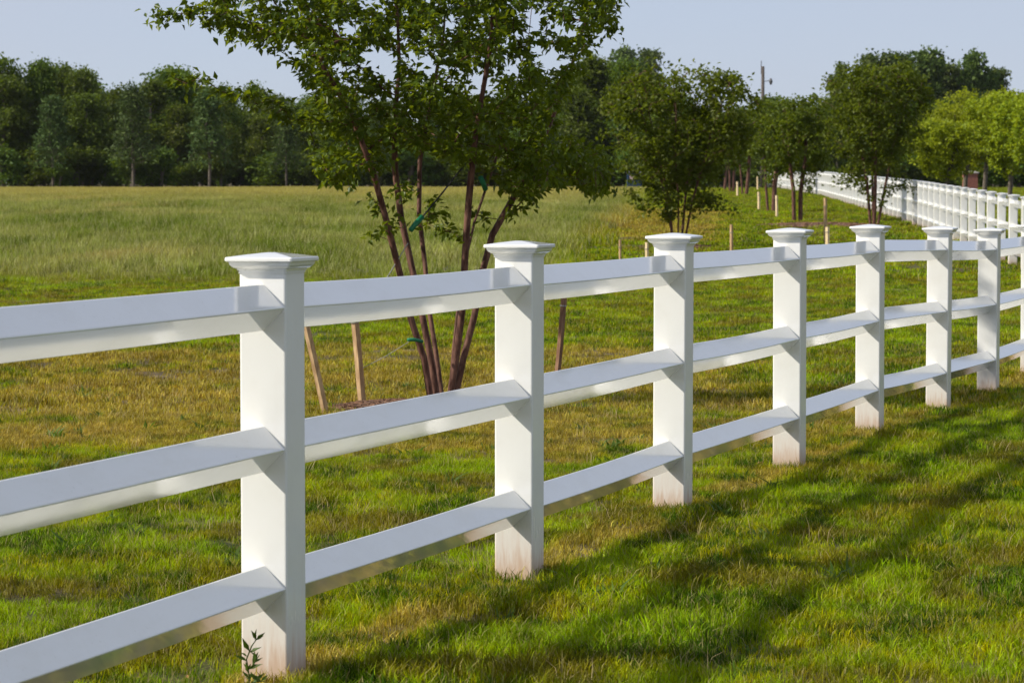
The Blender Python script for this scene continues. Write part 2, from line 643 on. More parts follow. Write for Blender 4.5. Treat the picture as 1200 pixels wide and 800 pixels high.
# ------------------------------------------------------------------ trees
def skeleton(stems, targets, step=.12, up_bias=.6, jitter=.02, rng=None, arch=.12):
    """stems: list of polylines. returns node arrays (pos, parent, root id)"""
    rng = rng or random.Random(1)
    pos, par, root = [], [], []
    for si, st in enumerate(stems):
        st = [Vector(p) for p in st]
        prev = -1
        for a, b in zip(st[:-1], st[1:]):
            n = max(1, int((b - a).length / step))
            for k in range(n):
                pos.append(a.lerp(b, k / n)); par.append(prev); root.append(si)
                prev = len(pos) - 1
        pos.append(st[-1]); par.append(prev); root.append(si)
    nst = len(pos)
    arr = np.zeros((nst + 40 * len(targets) + 10, 3))
    arr[:nst] = [tuple(p) for p in pos]
    T = [Vector(t) for t in targets]
    stem_arr = arr[:nst].copy()
    T.sort(key=lambda t: float(np.min(np.sum((stem_arr - np.array(t)) ** 2, 1))))
    n = nst
    tips = []
    for t in T:
        d = arr[:n] - np.array(t)
        dist = np.sqrt((d ** 2).sum(1))
        # prefer joints that lie below the target
        cost = dist + up_bias * np.maximum(0, d[:, 2] + .35 * dist)
        j = int(np.argmin(cost))
        L = dist[j]
        if L < .03:
            continue
        m = min(30, max(1, int(L / step + .5)))
        a = Vector(arr[j])
        prev = j
        bend = Vector((rng.uniform(-1, 1), rng.uniform(-1, 1), rng.uniform(-.2, .8))) * arch * L
        for k in range(1, m + 1):
            f = k / m
            q = a.lerp(t, f) + bend * math.sin(math.pi * f) + Vector((rng.uniform(-1, 1), rng.uniform(-1, 1), rng.uniform(-1, 1))) * jitter * (0 if k == m else 1)
            pos.append(q); par.append(prev); root.append(root[j])
            arr[n] = tuple(q)
            prev = n
            n += 1
        tips.append(prev)
    return pos, par, root, tips, nst


def radii(pos, par, tip=.003, ex=2.3, rmax=None):
    n = len(pos)
    acc = np.zeros(n)
    kids = [[] for _ in range(n)]
    for i, p in enumerate(par):
        if p >= 0:
            kids[p].append(i)
    order = range(n - 1, -1, -1)
    r = np.zeros(n)
    for i in order:
        if not kids[i]:
            r[i] = tip
        else:
            r[i] = (sum(r[k] ** ex for k in kids[i])) ** (1 / ex) * 1.002
    if rmax:
        m = r.max()
        f = np.log(r / tip) / max(1e-6, math.log(m / tip))
        r = tip * (rmax / tip) ** (f ** 1.45)
    return r, kids


def tubes(mb, pos, kids, r, start, sides=(8, 4)):
    stack = [(start, None)]
    while stack:
        s, p0 = stack.pop()
        chain = [s] if p0 is None else [p0, s]
        cur = s
        while kids[cur]:
            ks = sorted(kids[cur], key=lambda k: -r[k])
            for k in ks[1:]:
                stack.append((k, cur))
            cur = ks[0]
            chain.append(cur)
        rr = [r[i] for i in chain]
        if p0 is not None:
            rr[0] = rr[1]
        n = sides[0] if rr[0] > .012 * (sides[0] / 8) and rr[0] > r.max() * .25 else sides[1]
        mb.tube([pos[i] for i in chain], rr, n, cap=False)


def leaf_mesh(name, C, D, Nn, L, W, mat, fold=.25):
    """C centres(base), D directions, Nn normals, L lengths, W widths"""
    D = D / np.linalg.norm(D, axis=1, keepdims=True)
    Sd = np.cross(D, Nn)
    Sd /= np.maximum(1e-6, np.linalg.norm(Sd, axis=1, keepdims=True))
    U = np.cross(Sd, D)
    L = L[:, None]; W = W[:, None]
    v0 = C
    v1 = C + D * L * .42 + Sd * W * .5 + U * W * fold
    v2 = C + D * L - U * L * .08
    v3 = C + D * L * .42 - Sd * W * .5 + U * W * fold
    V = np.stack([v0, v1, v2, v3], 1).reshape(-1, 3)
    b = np.arange(len(C)) * 4
    F = np.concatenate([np.stack([b, b + 2, b + 1], 1), np.stack([b, b + 3, b + 2], 1)])
    F = F.reshape(2, -1, 3).transpose(1, 0, 2).reshape(-1, 3)
    return mesh_np(name, V, F, mat)


def rand_dirs(rng, n):
    v = rng.normal(size=(n, 3))
    return v / np.linalg.norm(v, axis=1, keepdims=True)


def in_poly(x, y, poly):
    c = False
    j = len(poly) - 1
    for i in range(len(poly)):
        xi, yi = poly[i]; xj, yj = poly[j]
        if (yi > y) != (yj > y) and x < (xj - xi) * (y - yi) / (yj - yi) + xi:
            c = not c
        j = i
    return c


# ---- the nearest tree: a multi-stemmed crape myrtle standing behind the fence
T1Y = 21.5
base1 = XY(522, T1Y)


def t1(px, py, dy=0.0):
    return P(px, py, T1Y + dy)


stem_px = [
    [(507, 470, 0), (497, 420, -.02), (482, 375, -.05), (466, 310, -.12), (452, 255, -.2), (438, 205, -.3), (418, 150, -.42), (392, 100, -.6)],
    [(514, 470, .05), (506, 425, .08), (496, 375, .12), (483, 315, .2), (470, 255, .25), (463, 200, .3), (462, 145, .3), (468, 80, .35), (466, 20, .4), (455, -50, .45)],
    [(520, 468, .1), (512, 420, .2), (504, 370, .3), (498, 310, .42), (491, 250, .5), (492, 190, .6), (505, 120, .7), (520, 40, .8), (525, -60, .9)],
    [(525, 470, -.04), (535, 415, -.06), (542, 360, -.1), (545, 300, -.15), (549, 240, -.2), (554, 185, -.25), (562, 130, -.3), (574, 60, -.35), (580, -20, -.4), (588, -80, -.45)],
    [(530, 468, .02), (543, 420, .05), (556, 370, .08), (565, 320, .1), (577, 275, .12), (597, 240, .15), (622, 195, .15), (645, 145, .2), (668, 85, .2), (690, 10, .3), (705, -60, .3)],
    [(525, 466, .12), (532, 400, .25), (540, 330, .4), (556, 260, .6), (580, 190, .8), (600, 120, .95), (620, 40, 1.1), (630, -60, 1.2)],
]
stems1 = [[t1(x, y, d) for x, y, d in st] for st in stem_px]
for st in stems1:
    st[0].z = base1.z - .05
poly = [(222, -30), (243, 8), (268, 42), (305, 48), (345, 68), (352, 90), (372, 118), (352, 140), (385, 165), (362, 185), (380, 207),
        (415, 214), (440, 200), (475, 168), (520, 180), (560, 195), (580, 222), (612, 228), (640, 205), (672, 205), (712, 192), (700, 170), (655, 150), (650, 118),
        (672, 92), (690, 80), (690, 52), (712, 40), (736, 12), (745, -40), (715, -60), (640, -72), (500, -78), (340, -70), (260, -60)]
rg = random.Random(5)
# density lumps with holes where the sky shows
holes = [(448, 75, 20), (500, 68, 14), (530, 92, 14), (560, 90, 16), (640, 68, 14), (655, 40, 12), (383, 24, 9), (600, 50, 10), (582, 110, 10), (420, 40, 7), (520, 40, 9), (350, 52, 6), (630, 20, 14), (610, 85, 10)]
targets = []
while len(targets) < 730:
    x, y = rg.uniform(215, 750), rg.uniform(-120, 235)
    if not in_poly(x, y, poly):
        continue
    if any((x - hx) ** 2 + (y - hy) ** 2 < hr * hr * 1.3 for hx, hy, hr in holes):
        continue
    hw = 1.35 * math.sqrt(max(.05, 1 - ((x - 490) / 275.0) ** 2)) * (1.0 if y < 100 else max(.45, 1 - (y - 100) / 200))
    targets.append(t1(x, y, rg.uniform(-hw, hw)))
for _ in range(46):                                     # foliage hanging low on the right
    targets.append(t1(rg.uniform(585, 715), rg.uniform(178, 226), rg.uniform(-.7, .7)))
for _ in range(16):                                     # the long branch reaching left against the sky
    f = rg.random()
    targets.append(t1(182 + 85 * f, 18 + 6 * math.sin(f * 9) + rg.uniform(-7, 7), -.85 + rg.uniform(-.1, .1)))
for x, y in ((232, 92), (218, 98), (205, 92), (245, 98), (262, 108), (285, 115), (300, 122), (318, 118), (330, 128), (296, 108), (340, 140), (322, 135)):
    targets.append(t1(x, y, -.75 + rg.uniform(-.15, .15)))
for x, y in ((437, 232), (446, 243), (450, 268), (440, 275), (512, 250), (500, 262), (515, 268), (556, 252), (570, 255), (600, 250), (606, 242), (618, 232), (505, 240), (462, 262), (480, 222)):
    targets.append(t1(x, y, rg.uniform(-.3, .1)))
pos, par, root, tips, nst = skeleton(stems1, targets, .09, .5, .012, rg, .14)
r1, kids = radii(pos, par, .0028, 2.2, .027)

T1 = link('crape_myrtle', None, loc=base1)
tag(T1, 'large multi-stemmed tree with reddish brown trunks and dark green leaves just behind the near fence', 'tree')
off = Vector(base1)
for si in range(len(stems1)):
    m = MB()
    s0 = root.index(si)
    tubes(m, [p - off for p in pos], kids, r1, s0, (8, 4))
    link('trunk', m.mesh('trunk', M['myrtle_bark'], True), T1)
rgn = np.random.default_rng(3)
C, D = [], []
thin = [i for i in range(len(pos)) if r1[i] < .0075 and i >= nst]
depth_from_tip = {}
tipset = set()
for t in tips:
    c = t
    for k in range(5):
        if c < nst:
            break
        tipset.add(c)
        c = par[c]
for i in tipset:
    p = pos[i] - off
    d = (pos[i] - pos[par[i]])
    if d.length < 1e-6:
        continue
    d.normalize()
    for k in range(17):
        C.append(tuple(p + Vector((rg.gauss(0, .034), rg.gauss(0, .034), rg.gauss(0, .030)))))
        D.append(tuple(d * .5 + Vector((rg.gauss(0, .6), rg.gauss(0, .6), rg.gauss(-.35, .45)))))
C = np.array(C); D = np.array(D)
nn = rand_dirs(rgn, len(C)) * .75 + np.array([-.1, 0, .8])
LL = rgn.uniform(.044, .080, len(C))
link('crown', leaf_mesh('crown', C, D, nn, LL, LL * rgn.uniform(.48, .62, len(C)), M['myrtle']), T1)
print('TREE1 leaves', len(C), 'nodes', len(pos))
# hose guards and guy lines holding the stems
for a, b, r_ in (((481, 270), (495, 254), .020), ((478, 398), (495, 400), .013), ((563, 208), (569, 222), .02)):
    m = MB()
    pa, pb = t1(a[0], a[1], -.2) - off, t1(b[0], b[1], -.12) - off
    mid = (pa + pb) / 2 + Vector((0, 0, .006))
    m.tube([pa, mid, pb], [r_, r_ * 1.06, r_], 8)
    link('hose_guard', m.mesh('hose_guard', M['green_hose'], True), T1)
m = MB()
m.tube([t1(495, 254, -.12) - off, t1(512, 234, -.05) - off, t1(533, 207, 0) - off, t1(548, 190, .1) - off], [.007] * 4, 5)
link('guy_line', m.mesh('guy_line', M['cord']), T1)


def stake(name, top, foot, r_, mat, label, group='wooden stakes round the young trees'):
    foot = Vector(foot); top = Vector(top)
    o = link(name, None, loc=foot)
    tag(o, label, 'stake', group)
    m = MB()
    d = top - foot
    m.tube([Vector((0, 0, 0)) - d.normalized() * .08, d * .5 + Vector((.003, 0, 0)), d], [r_, r_ * 1.0, r_ * .96], 4)
    link('shaft', m.mesh('shaft', M[mat]), o)
    if r_ > .02:
        m = MB()
        m.tube([d * .82 - d.normalized() * .004, d * .82 + d.normalized() * .006], [r_ * 1.12, r_ * 1.12], 8)
        link('wire_tie', m.mesh('wire_tie', M['wire']), o)
    return o


Ys = 20.4
f1 = XY(381, Ys)
stake('tree_stake', P(352, 352, Ys - .1), f1, .026, 'stake', 'leaning wooden stake nearest the near fence, left of the large tree')
f2 = XY(424, 21.4)
stake('tree_stake', P(414, 356, 21.4), f2, .030, 'stake', 'upright square wooden stake between the leaning stake and the large tree')
f3 = XY(651, 22.6)
stake('tree_stake', P(662, 335, 22.6), f3, .024, 'stake_dark', 'dark weathered stake right of the large tree seen below the top rail')
m = MB()
pa, pb = f2 + Vector((0, 0, .68)), t1(478, 285, -.15)
m.tube([pa, pa.lerp(pb, .5) - Vector((0, 0, .02)), pb], [.0045] * 3, 5)
tag(link('guy_wire', m.mesh('guy_wire', M['wire'])), 'thin pale wire running from the upright stake up to the large tree', 'wire')
m = MB()
pa, pb = f2 + Vector((0, 0, .28)), t1(480, 400, -.15)
m.tube([pa, pa.lerp(pb, .5) - Vector((0, 0, .01)), pb], [.0025] * 3, 5)
tag(link('guy_wire', m.mesh('guy_wire', M['wire'])), 'lower thin wire from the upright stake to the green guard on the leftmost trunk', 'wire')
for px, ty, Y, r_, mt, lab in (
        (726.5, 281, 47, .022, 'stake', 'short pale stake standing left of the second tree'),
        (758, 284, 47.5, .030, 'stake_pale', 'short pale stake beside the third near fence post cap'),
        (857, 263, 52, .030, 'stake', 'brown stake right of the second tree above the top rail'),
        (967, 232, 66, .040, 'stake', 'brown stake between the third tree and the fifth post cap'),
        (969.5, 266, 60, .045, 'stake_pale', 'short stake just in front of the brown one right of the fourth post cap'),
        (910, 229, 95, .045, 'stake_pale', 'bright pale stake beside the slim two stemmed tree'),
        (889, 225, 110, .050, 'stake_pale', 'bright pale stake left of the slim two stemmed tree'),
        (864, 213, 150, .060, 'stake_pale', 'tiny pale stake far along the planted row'),
        (908, 200, 205, .070, 'stake_pale', 'pale stake in front of the far end of the white fence'),
        (887.5, 207, 205, .060, 'stake_pale', 'pale stake standing under the far fence corner')):
    ft = XY(px, Y)
    stake('tree_stake', P(px, ty, Y), ft, r_, mt, lab)

# mulch beds
def mulch(c, rx, ry, hgt, n, q0, label):
    m = MB()
    NR = 24
    rings = []
    for k, (f, h) in enumerate(((1, -.02), (.8, .35), (.5, .8), (.2, 1.0), (.02, 1.0))):
        rings.append([Vector((c.x + rx * f * math.cos(2 * math.pi * i / NR) * rnd.uniform(.93, 1.07), c.y + ry * f * math.sin(2 * math.pi * i / NR) * rnd.uniform(.93, 1.07),
                      float(gz(c.x, c.y)) + h * hgt + rnd.uniform(-.005, .005))) for i in range(NR)])
    m.loft(rings)
    for i in range(n):
        a = rnd.uniform(0, 2 * math.pi); f = math.sqrt(rnd.random()) * 1.05
        z = hgt * max(0, 1 - f ** 2) + float(gz(c.x, c.y)) + .004
        M4 = Matrix.Rotation(rnd.uniform(0, 6.28), 3, 'Z') @ Matrix.Rotation(rnd.gauss(0, .5), 3, 'X')
        q = q0 * rnd.uniform(.6, 1.5)
        m.box((c.x + rx * f * math.cos(a), c.y + ry * f * math.sin(a), z), (q * 3, q, q * .35), M4)
    tag(link('mulch', m.mesh('mulch', M['mulch'])), label, 'mulch', kind='stuff')


mulch(XY(472, 20.9), .62, .75, .07, 1500, .014, 'brown bark mulch heaped round the foot of the large tree')
mulch(XY(800, 64), 1.1, 2.2, .06, 500, .03, 'brown mulch bed round the second tree')
mulch(XY(960, 84), 2.0, 2.4, .08, 500, .04, 'reddish mulch bed below the third and fourth trees')


# ---- vase shaped young trees farther along
def myrtle(px, Y, top_y, w_px, bot_y, seed, n_t, leaf, label, n_stem=4, stem_r=.05, lean=0.0, low=None, per=10, name='crape_myrtle', mat='myrtle_far'):
    b = XY(px, Y)
    mpp = Y / FPX
    H = P(px, top_y, Y).z - b.z
    hb = P(px, bot_y, Y).z - b.z
    w_ = w_px * mpp / 2
    rg = random.Random(seed)
    stems = []
    for i in range(n_stem):
        a = 2 * math.pi * i / n_stem + rg.uniform(-.3, .3)
        sp = rg.uniform(.4, .75) * w_ * (1 if n_stem > 2 else .5)
        pts = [Vector((.10 * math.cos(a), .10 * math.sin(a), -.05))]
        for f in (.25, .5, .75, .9):
            pts.append(Vector((.10 * math.cos(a) + sp * math.cos(a) * f ** 1.3 + rg.uniform(-.04, .04) + lean * f * f, .10 * math.sin(a) + sp * math.sin(a) * f ** 1.3, H * f)))
        stems.append(pts)
    T = []
    blobs = [(rg.uniform(-.7, .7) * w_, rg.uniform(-.7, .7) * w_, rg.uniform(.15, .95)) for _ in range(16)]
    while len(T) < n_t:
        x, y, f = rg.uniform(-1, 1), rg.uniform(-1, 1), rg.random()
        prof = (.20 + .80 * min(1, f / .6) ** .9) * (1 if f < .7 else math.sqrt(max(0, 1 - ((f - .7) / .34) ** 2)))
        if x * x + y * y > prof * prof:
            continue
        X, Y_, Z = x * w_, y * w_, hb + (H - hb) * f
        # lumpy outline
        keep = max(math.exp(-((X - bx) ** 2 + (Y_ - by) ** 2) / (.36 * w_) ** 2 - ((f - bf) / .16) ** 2) for bx, by, bf in blobs)
        if rg.random() > .08 + keep:
            continue
        T.append(Vector((X + lean, Y_, Z)))
    if low:
        for dx, yy in low:
            T.append(Vector((dx * mpp, -.2, P(px, yy, Y).z - b.z)))
    pos, par, root, tips, nst = skeleton(stems, T, .22, .5, .03, rg, .1)
    rr, kids = radii(pos, par, .006, 2.3, stem_r)
    o = link(name, None, loc=b)
    tag(o, label, 'tree')
    for si in range(n_stem):
        m = MB()
        tubes(m, pos, kids, rr, root.index(si), (7, 3))
        link('trunk', m.mesh('trunk', M['myrtle_bark'] if mat != 'lime' else M['bark'], True), o)
    C, D = [], []
    for t in tips:
        c = t
        for k in range(3):
            if c < nst: break
            for q in range(per):
                C.append(tuple(pos[c] + Vector((rg.gauss(0, .085), rg.gauss(0, .085), rg.gauss(0, .075)))))
                D.append((rg.gauss(0, .7), rg.gauss(0, .7), rg.gauss(-.1, .5)))
            c = par[c]
    C = np.array(C); D = np.array(D)
    g = np.random.default_rng(seed)
    nn = rand_dirs(g, len(C)) * .8 + np.array([-.1, 0, .7])
    L = g.uniform(.6, 1.3, len(C)) * leaf
    link('crown', leaf_mesh('crown', C, D, nn, L, L * .6, M[mat]), o)
    return o


myrtle(795, 64, 76, 190, 268, 21, 620, .11, 'broad vase shaped tree with many slender stems behind the third post cap', 8, .028,
       low=[(-62, 222), (-50, 232), (-42, 243), (-38, 246), (-56, 226), (45, 240), (55, 242), (62, 241), (35, 238), (40, 231), (-15, 252), (-8, 256), (-12, 246), (0, 250), (20, 246), (48, 231)])
myrtle(934, 90, 112, 100, 232, 22, 300, .12, 'slim tree with two brown stems rising above the fourth post cap', 2, .07)
myrtle(1024, 84, 72, 140, 236, 23, 520, .12, 'dense dark green tree on thin stems above the fifth post cap', 4, .05,
       low=[(-48, 212), (-40, 206), (-36, 216), (30, 218), (42, 222), (52, 222), (36, 212), (-4, 232), (10, 228), (8, 238), (-10, 226)])
myrtle(903, 106, 116, 74, 222, 24, 260, .12, 'slim brown stemmed tree between the two bright pale stakes', 2, .09)
myrtle(872, 160, 125, 62, 205, 25, 170, .16, 'small far tree at the left of the white fence end', 2, .10)
myrtle(857, 185, 140, 50, 205, 26, 130, .18, 'smaller far tree second from the end of the planted row', 2, .10)
myrtle(847, 210, 150, 44, 203, 27, 110, .20, 'farthest tree of the planted row beside the wood', 1, .10)

# lime green trees behind the far fence
lim = [(1104, 128, 140, 110, 212, 'lime green tree behind the far fence, leftmost of its row'),
       (1127, 140, 116, 110, 206, 'taller yellow green tree behind the far fence next to the brick pier'),
       (1150, 134, 104, 118, 202, 'yellow green tree with a dark trunk, middle of the row behind the far fence'),
       (1179, 125, 108, 105, 206, 'bright yellow green tree right of the middle behind the far fence'),
       (1212, 120, 114, 105, 205, 'bright yellow green tree cut by the right edge behind the far fence')]
for i, (px, Y, ty, wp, by, lab) in enumerate(lim):
    myrtle(px, Y, ty, wp, by, 40 + i, 430, .15, lab, 1, .11, per=10, name='lime_tree', mat='lime')


# ---- woodland: a few meshes, many individual trees
def wood_tree_mesh(seed, H=10.0, Wd=3.0, bot=.16, lumps=9, n=300, card=.30, kind='broad', mat='wood', per=22):
    rg = random.Random(seed)
    g = np.random.default_rng(seed)
    stems = [[Vector((0, 0, -.1)), Vector((rg.uniform(-.1, .1), rg.uniform(-.1, .1), H * .3)), Vector((rg.uniform(-.3, .3), rg.uniform(-.3, .3), H * .65)), Vector((0, 0, H * .93))]]
    T = []
    if kind == 'broad':
        L = []
        for _ in range(lumps):
            f = rg.uniform(bot + .1, .9)
            a = rg.uniform(0, 6.28)
            wr = Wd * (.85 - .5 * abs(f - .5))
            d = wr * rg.uniform(.2, .75)
            L.append((d * math.cos(a), d * math.sin(a), f * H, rg.uniform(.22, .36) * Wd, rg.uniform(.07, .12) * H))
        L.append((0, 0, H * .88, Wd * .28, H * .11))
        for i in range(n):
            x, y, z, rx, rz = rg.choice(L)
            d = Vector((rg.gauss(0, 1), rg.gauss(0, 1), rg.gauss(0, 1))).normalized() * rg.uniform(.55, 1.0)
            T.append(Vector((x + d.x * rx, y + d.y * rx, max(H * bot * .8, z + d.z * rz))))
    else:
        for i in range(n):
            f = rg.random() ** .8
            z = H * (bot + (1 - bot) * f)
            wh = round(f * 11) / 11
            a = rg.choice(range(7)) * .9 + wh * 17 + rg.gauss(0, .2)
            d = Wd * (1 - wh) ** .75 * rg.uniform(.2, 1.0) * .75 + .15
            T.append(Vector((d * math.cos(a), d * math.sin(a), H * (bot + (1 - bot) * wh) + .10 * d + rg.gauss(0, .12))))
    pos, par, root, tips, nst = skeleton(stems, T, .7, .4, .08, rg, .08)
    rr, kids = radii(pos, par, .018, 2.2, .17 if kind == 'broad' else .12)
    m = MB()
    tubes(m, pos, kids, rr, 0, (6, 3))
    tm = m.mesh('trunk', M['bark'], True)
    Tn = np.array([tuple(pos[t]) for t in tips])
    sp = .42 if kind == 'broad' else .33
    C = np.repeat(Tn, per, 0) + g.normal(size=(len(Tn) * per, 3)) * np.array([sp, sp, sp * (.62 if kind == 'broad' else .4)])
    D = g.normal(size=C.shape) * np.array([1, 1, .6])
    nn = rand_dirs(g, len(C)) * .8 + np.array([-.1, 0, .6])
    L_ = g.uniform(.5, 1.3, len(C)) * card
    cm = leaf_mesh('crown', C, D, nn, L_, L_ * (.75 if kind == 'broad' else .35), M[mat])
    return tm, cm, H


def place_wood(meshes, b, H, rz, wscale, name, label, group, mat=None):
    tm, cm, H0 = meshes
    o = link(name, None, loc=b, rot=(0, 0, rz))
    s = H / H0
    o.scale = (s * wscale, s * wscale, s)
    tag(o, label, 'tree', group)
    link('trunk', tm, o)
    link('crown', cm, o)
    return o


BR = [wood_tree_mesh(60 + k, 10, 2.9, .05, 12, 330) for k in range(4)]
PN = [wood_tree_mesh(80 + k, 7, 2.2, .24, 0, 230, .34, 'pine', 'pine', 16) for k in range(2)]
TALL = [wood_tree_mesh(90 + k, 14, 4.2, .18, 16, 520, .48, 'broad', 'poplar', 24) for k in range(2)]

rg = random.Random(77)
# skyline heights of the left wood, (px, top row)
sky_pts = [(-120, 80), (0, 66), (12, 90), (32, 104), (52, 70), (70, 76), (85, 100), (103, 82), (116, 108), (138, 104), (152, 100), (175, 96), (200, 84), (215, 84), (238, 98), (262, 104), (290, 98),
           (320, 108), (350, 112), (400, 105), (450, 112), (500, 108), (560, 118), (600, 112), (640, 98), (680, 78), (712, 74), (745, 82), (780, 108), (830, 122), (880, 118), (930, 116), (960, 118), (1010, 118), (1100, 120), (1300, 112)]
# front edge trees
for px, ty, k, lab in ((63, 118, 0, 'pale trunked pine at the meadow edge, first from the left'),
                       (157, 105, 1, 'grey green pine at the meadow edge, second from the left'),
                       (246, 112, 0, 'broad layered pine at the meadow edge with a thin grey trunk'),
                       (336, 128, 1, 'pine with a tall bare pale trunk at the meadow edge left of the large tree'),
                       (442, 140, 0, 'pine at the meadow edge seen through the large tree'),
                       (640, 135, 1, 'pine at the meadow edge right of the large tree')):
    Y = 238 + rg.uniform(-3, 3)
    b = XY(px, Y)
    place_wood(PN[k], b, P(px, ty, Y).z - b.z, rg.uniform(0, 6.28), 1.0 if px != 336 else .85, 'pine_tree', lab, 'pines along the meadow edge')
# named skyline trees
named = [(4, 66, 'dark tree rising highest at the left edge of the wood'), (30, 98, 'low dark tree between two taller ones at the left of the wood'),
         (52, 72, 'tall bushy tree with a pointed top near the left edge'), (75, 76, 'ragged topped tree right of the pointed one'),
         (101, 80, 'round dark tree just left of the dip in the skyline'), (140, 103, 'low tree in the dip of the skyline'),
         (178, 95, 'ragged green tree right of the skyline dip'), (208, 80, 'tallest tree in the middle of the left wood'),
         (262, 100, 'even topped tree right of the tallest middle one'), (300, 100, 'green tree at the left rim of the large tree'),
         (690, 66, 'tall yellowish green tree right of the large tree'), (735, 72, 'bushy tree in front of the bluish distant crown'),
         (660, 92, 'green tree just right of the large tree crown')]
for i, (px, ty, lab) in enumerate(named):
    Y = 250 + rg.uniform(-4, 6)
    b = XY(px, Y)
    place_wood(BR[i % 4], b, (P(px, ty, Y).z - b.z) * 1.02, rg.uniform(0, 6.28), rg.uniform(.8, 1.05), 'broadleaf_tree', lab, 'broadleaf trees of the wood behind the field')
spx = [q[0] for q in sky_pts]; spy = [q[1] for q in sky_pts]
for row, (Yr, dpx, lo) in enumerate(((246, 52, 22), (262, 38, 8), (280, 38, 4), (305, 34, 8))):
    px = -110 + row * 13
    while px < 1290:
        Y = Yr + rg.uniform(-5, 5)
        q = px + rg.uniform(-10, 10)
        ty = float(np.interp(q, spx, spy)) + rg.uniform(-11, 14) + lo
        b = XY(q, Y)
        place_wood(BR[rg.randrange(4)], b, P(q, ty, Y).z - b.z, rg.uniform(0, 6.28), rg.uniform(.9, 1.25), 'broadleaf_tree',
                   'dark green tree in the closed mass of the wood behind the field', 'dark trees massed in the wood')
        px += dpx
# undergrowth shrubs at the foot of the wood
m_sh = wood_tree_mesh(99, 3, 1.9, .01, 9, 150, .26, 'broad', 'wood', 18)
px = -60
while px < 1290:
    Y = 241 + rg.uniform(-2, 9)
    b = XY(px, Y)
    place_wood(m_sh, b, rg.uniform(1.3, 3.4), rg.uniform(0, 6.28), rg.uniform(1.0, 1.6), 'shrub', 'low dark shrub in the undergrowth at the foot of the wood', 'shrubs at the foot of the wood')
    px += rg.uniform(9, 20)
px = -100
while px < 1290:
    b = XY(px, 322 + rg.uniform(-6, 6))
    place_wood(m_sh, b, rg.uniform(3.5, 5.5), rg.uniform(0, 6.28), rg.uniform(1.3, 1.7), 'shrub', 'dark shrub deep inside the wood, seen only between the trunks', 'shrubs deep inside the wood')
    px += 15
# tall trees at the right and the bluish far one
for px, ty, Y, k, ws, lab in ((983, 74, 330, 0, .5, 'slender open crowned tree standing left of the tall group'),
                              (1022, 60, 335, 1, .85, 'tall tree with a rounded top at the left of the tall group'),
                              (1052, 62, 345, 0, .85, 'tall tree second from the left in the tall group'),
                              (1080, 56, 338, 1, .9, 'tall broad tree in the middle of the tall group'),
                              (1113, 74, 350, 0, 1.0, 'lower tree between the peaks of the tall group'),
                              (1142, 58, 338, 1, .72, 'tall tree with a narrow knob like top at the right of the group'),
                              (1164, 80, 342, 0, .8, 'rightmost dark tree of the tall group above the lime trees'),
                              (1186, 108, 320, 1, 1.0, 'mid green tree filling the skyline at the right edge behind the lime trees'),
                              (728, 54, 560, 1, .8, 'distant bluish tree behind the wood'),
                              (755, 58, 565, 0, .75, 'distant bluish tree with a rounded right side against the sky')):
    b = XY(px, Y)
    place_wood(TALL[k], b, P(px, ty, Y).z - b.z, rg.uniform(0, 6.28), ws, 'tall_tree', lab, 'tall trees on the skyline')

# ------------------------------------------------------------------ utility pole
b = XY(893, 230)
pr = link('utility_pole', None, loc=b)
tag(pr, 'dark wooden utility pole rising above the trees right of the second tree', 'pole')
Hp = P(893, 78, 230).z - b.z
m = MB(); m.tube([(0, 0, -.2), (0, 0, Hp * .5), (0, 0, Hp)], [.17, .15, .12], 8); link('pole', m.mesh('pole', M['pole'], True), pr)
m = MB(); m.tube([(-.13, 0, Hp - .6), (-.13, 0, Hp + .45)], [.035, .03], 5); link('rod', m.mesh('rod', M['metal']), pr)
m = MB(); m.tube([(.1, -.1, Hp - 1.2), (.62, -.1, Hp - 1.1)], [.03, .03], 5); link('bracket', m.mesh('bracket', M['metal']), pr)
m = MB(); m.tube([(.62, -.1, Hp - 1.45), (.62, -.1, Hp - 1.2), (.62, -.1, Hp - .95)], [.06, .15, .07], 8); link('insulator', m.mesh('insulator', M['metal'], True), pr)

# ------------------------------------------------------------------ blue machine at the wood's edge
b = XY(743, 236)
o = link('equipment_box', None, loc=b)
tag(o, 'small dark blue box with a pale pink panel standing at the far field edge', 'box')
m = MB()
m.loft([sq_ring(.55, 0, .05), sq_ring(.58, .1, .05), sq_ring(.58, 1.05, .05), sq_ring(.5, 1.2, .05)])
link('body', m.mesh('body', M['blue']), o)
m = MB(); m.box((-.18, -.60, .85), (.42, .03, .42)); link('panel', m.mesh('panel', M['pink']), o)
m = MB(); m.loft([sq_ring(.62, 1.2, .04), sq_ring(.64, 1.24, .04), sq_ring(.45, 1.36, .04)]); link('lid', m.mesh('lid', M['metal']), o)

# brick pier seen under the lime trees
b = XY(1136, 215)
o = link('brick_pier', None, loc=b)
tag(o, 'red brick pier glimpsed under the lime trees beyond the road', 'pier')
m = MB()
for k in range(12):
    m.loft([sq_ring(.50, k * .1, .01, 1), sq_ring(.50, k * .1 + .085, .01, 1)])
    m.loft([sq_ring(.485, k * .1 + .08, .01, 1), sq_ring(.485, k * .1 + .105, .01, 1)])
link('brickwork', m.mesh('brickwork', M['brick']), o)
m = MB(); m.loft([sq_ring(.58, 1.2, .02), sq_ring(.58, 1.28, .02), sq_ring(.12, 1.42, .02)]); link('capstone', m.mesh('capstone', M['stone']), o)

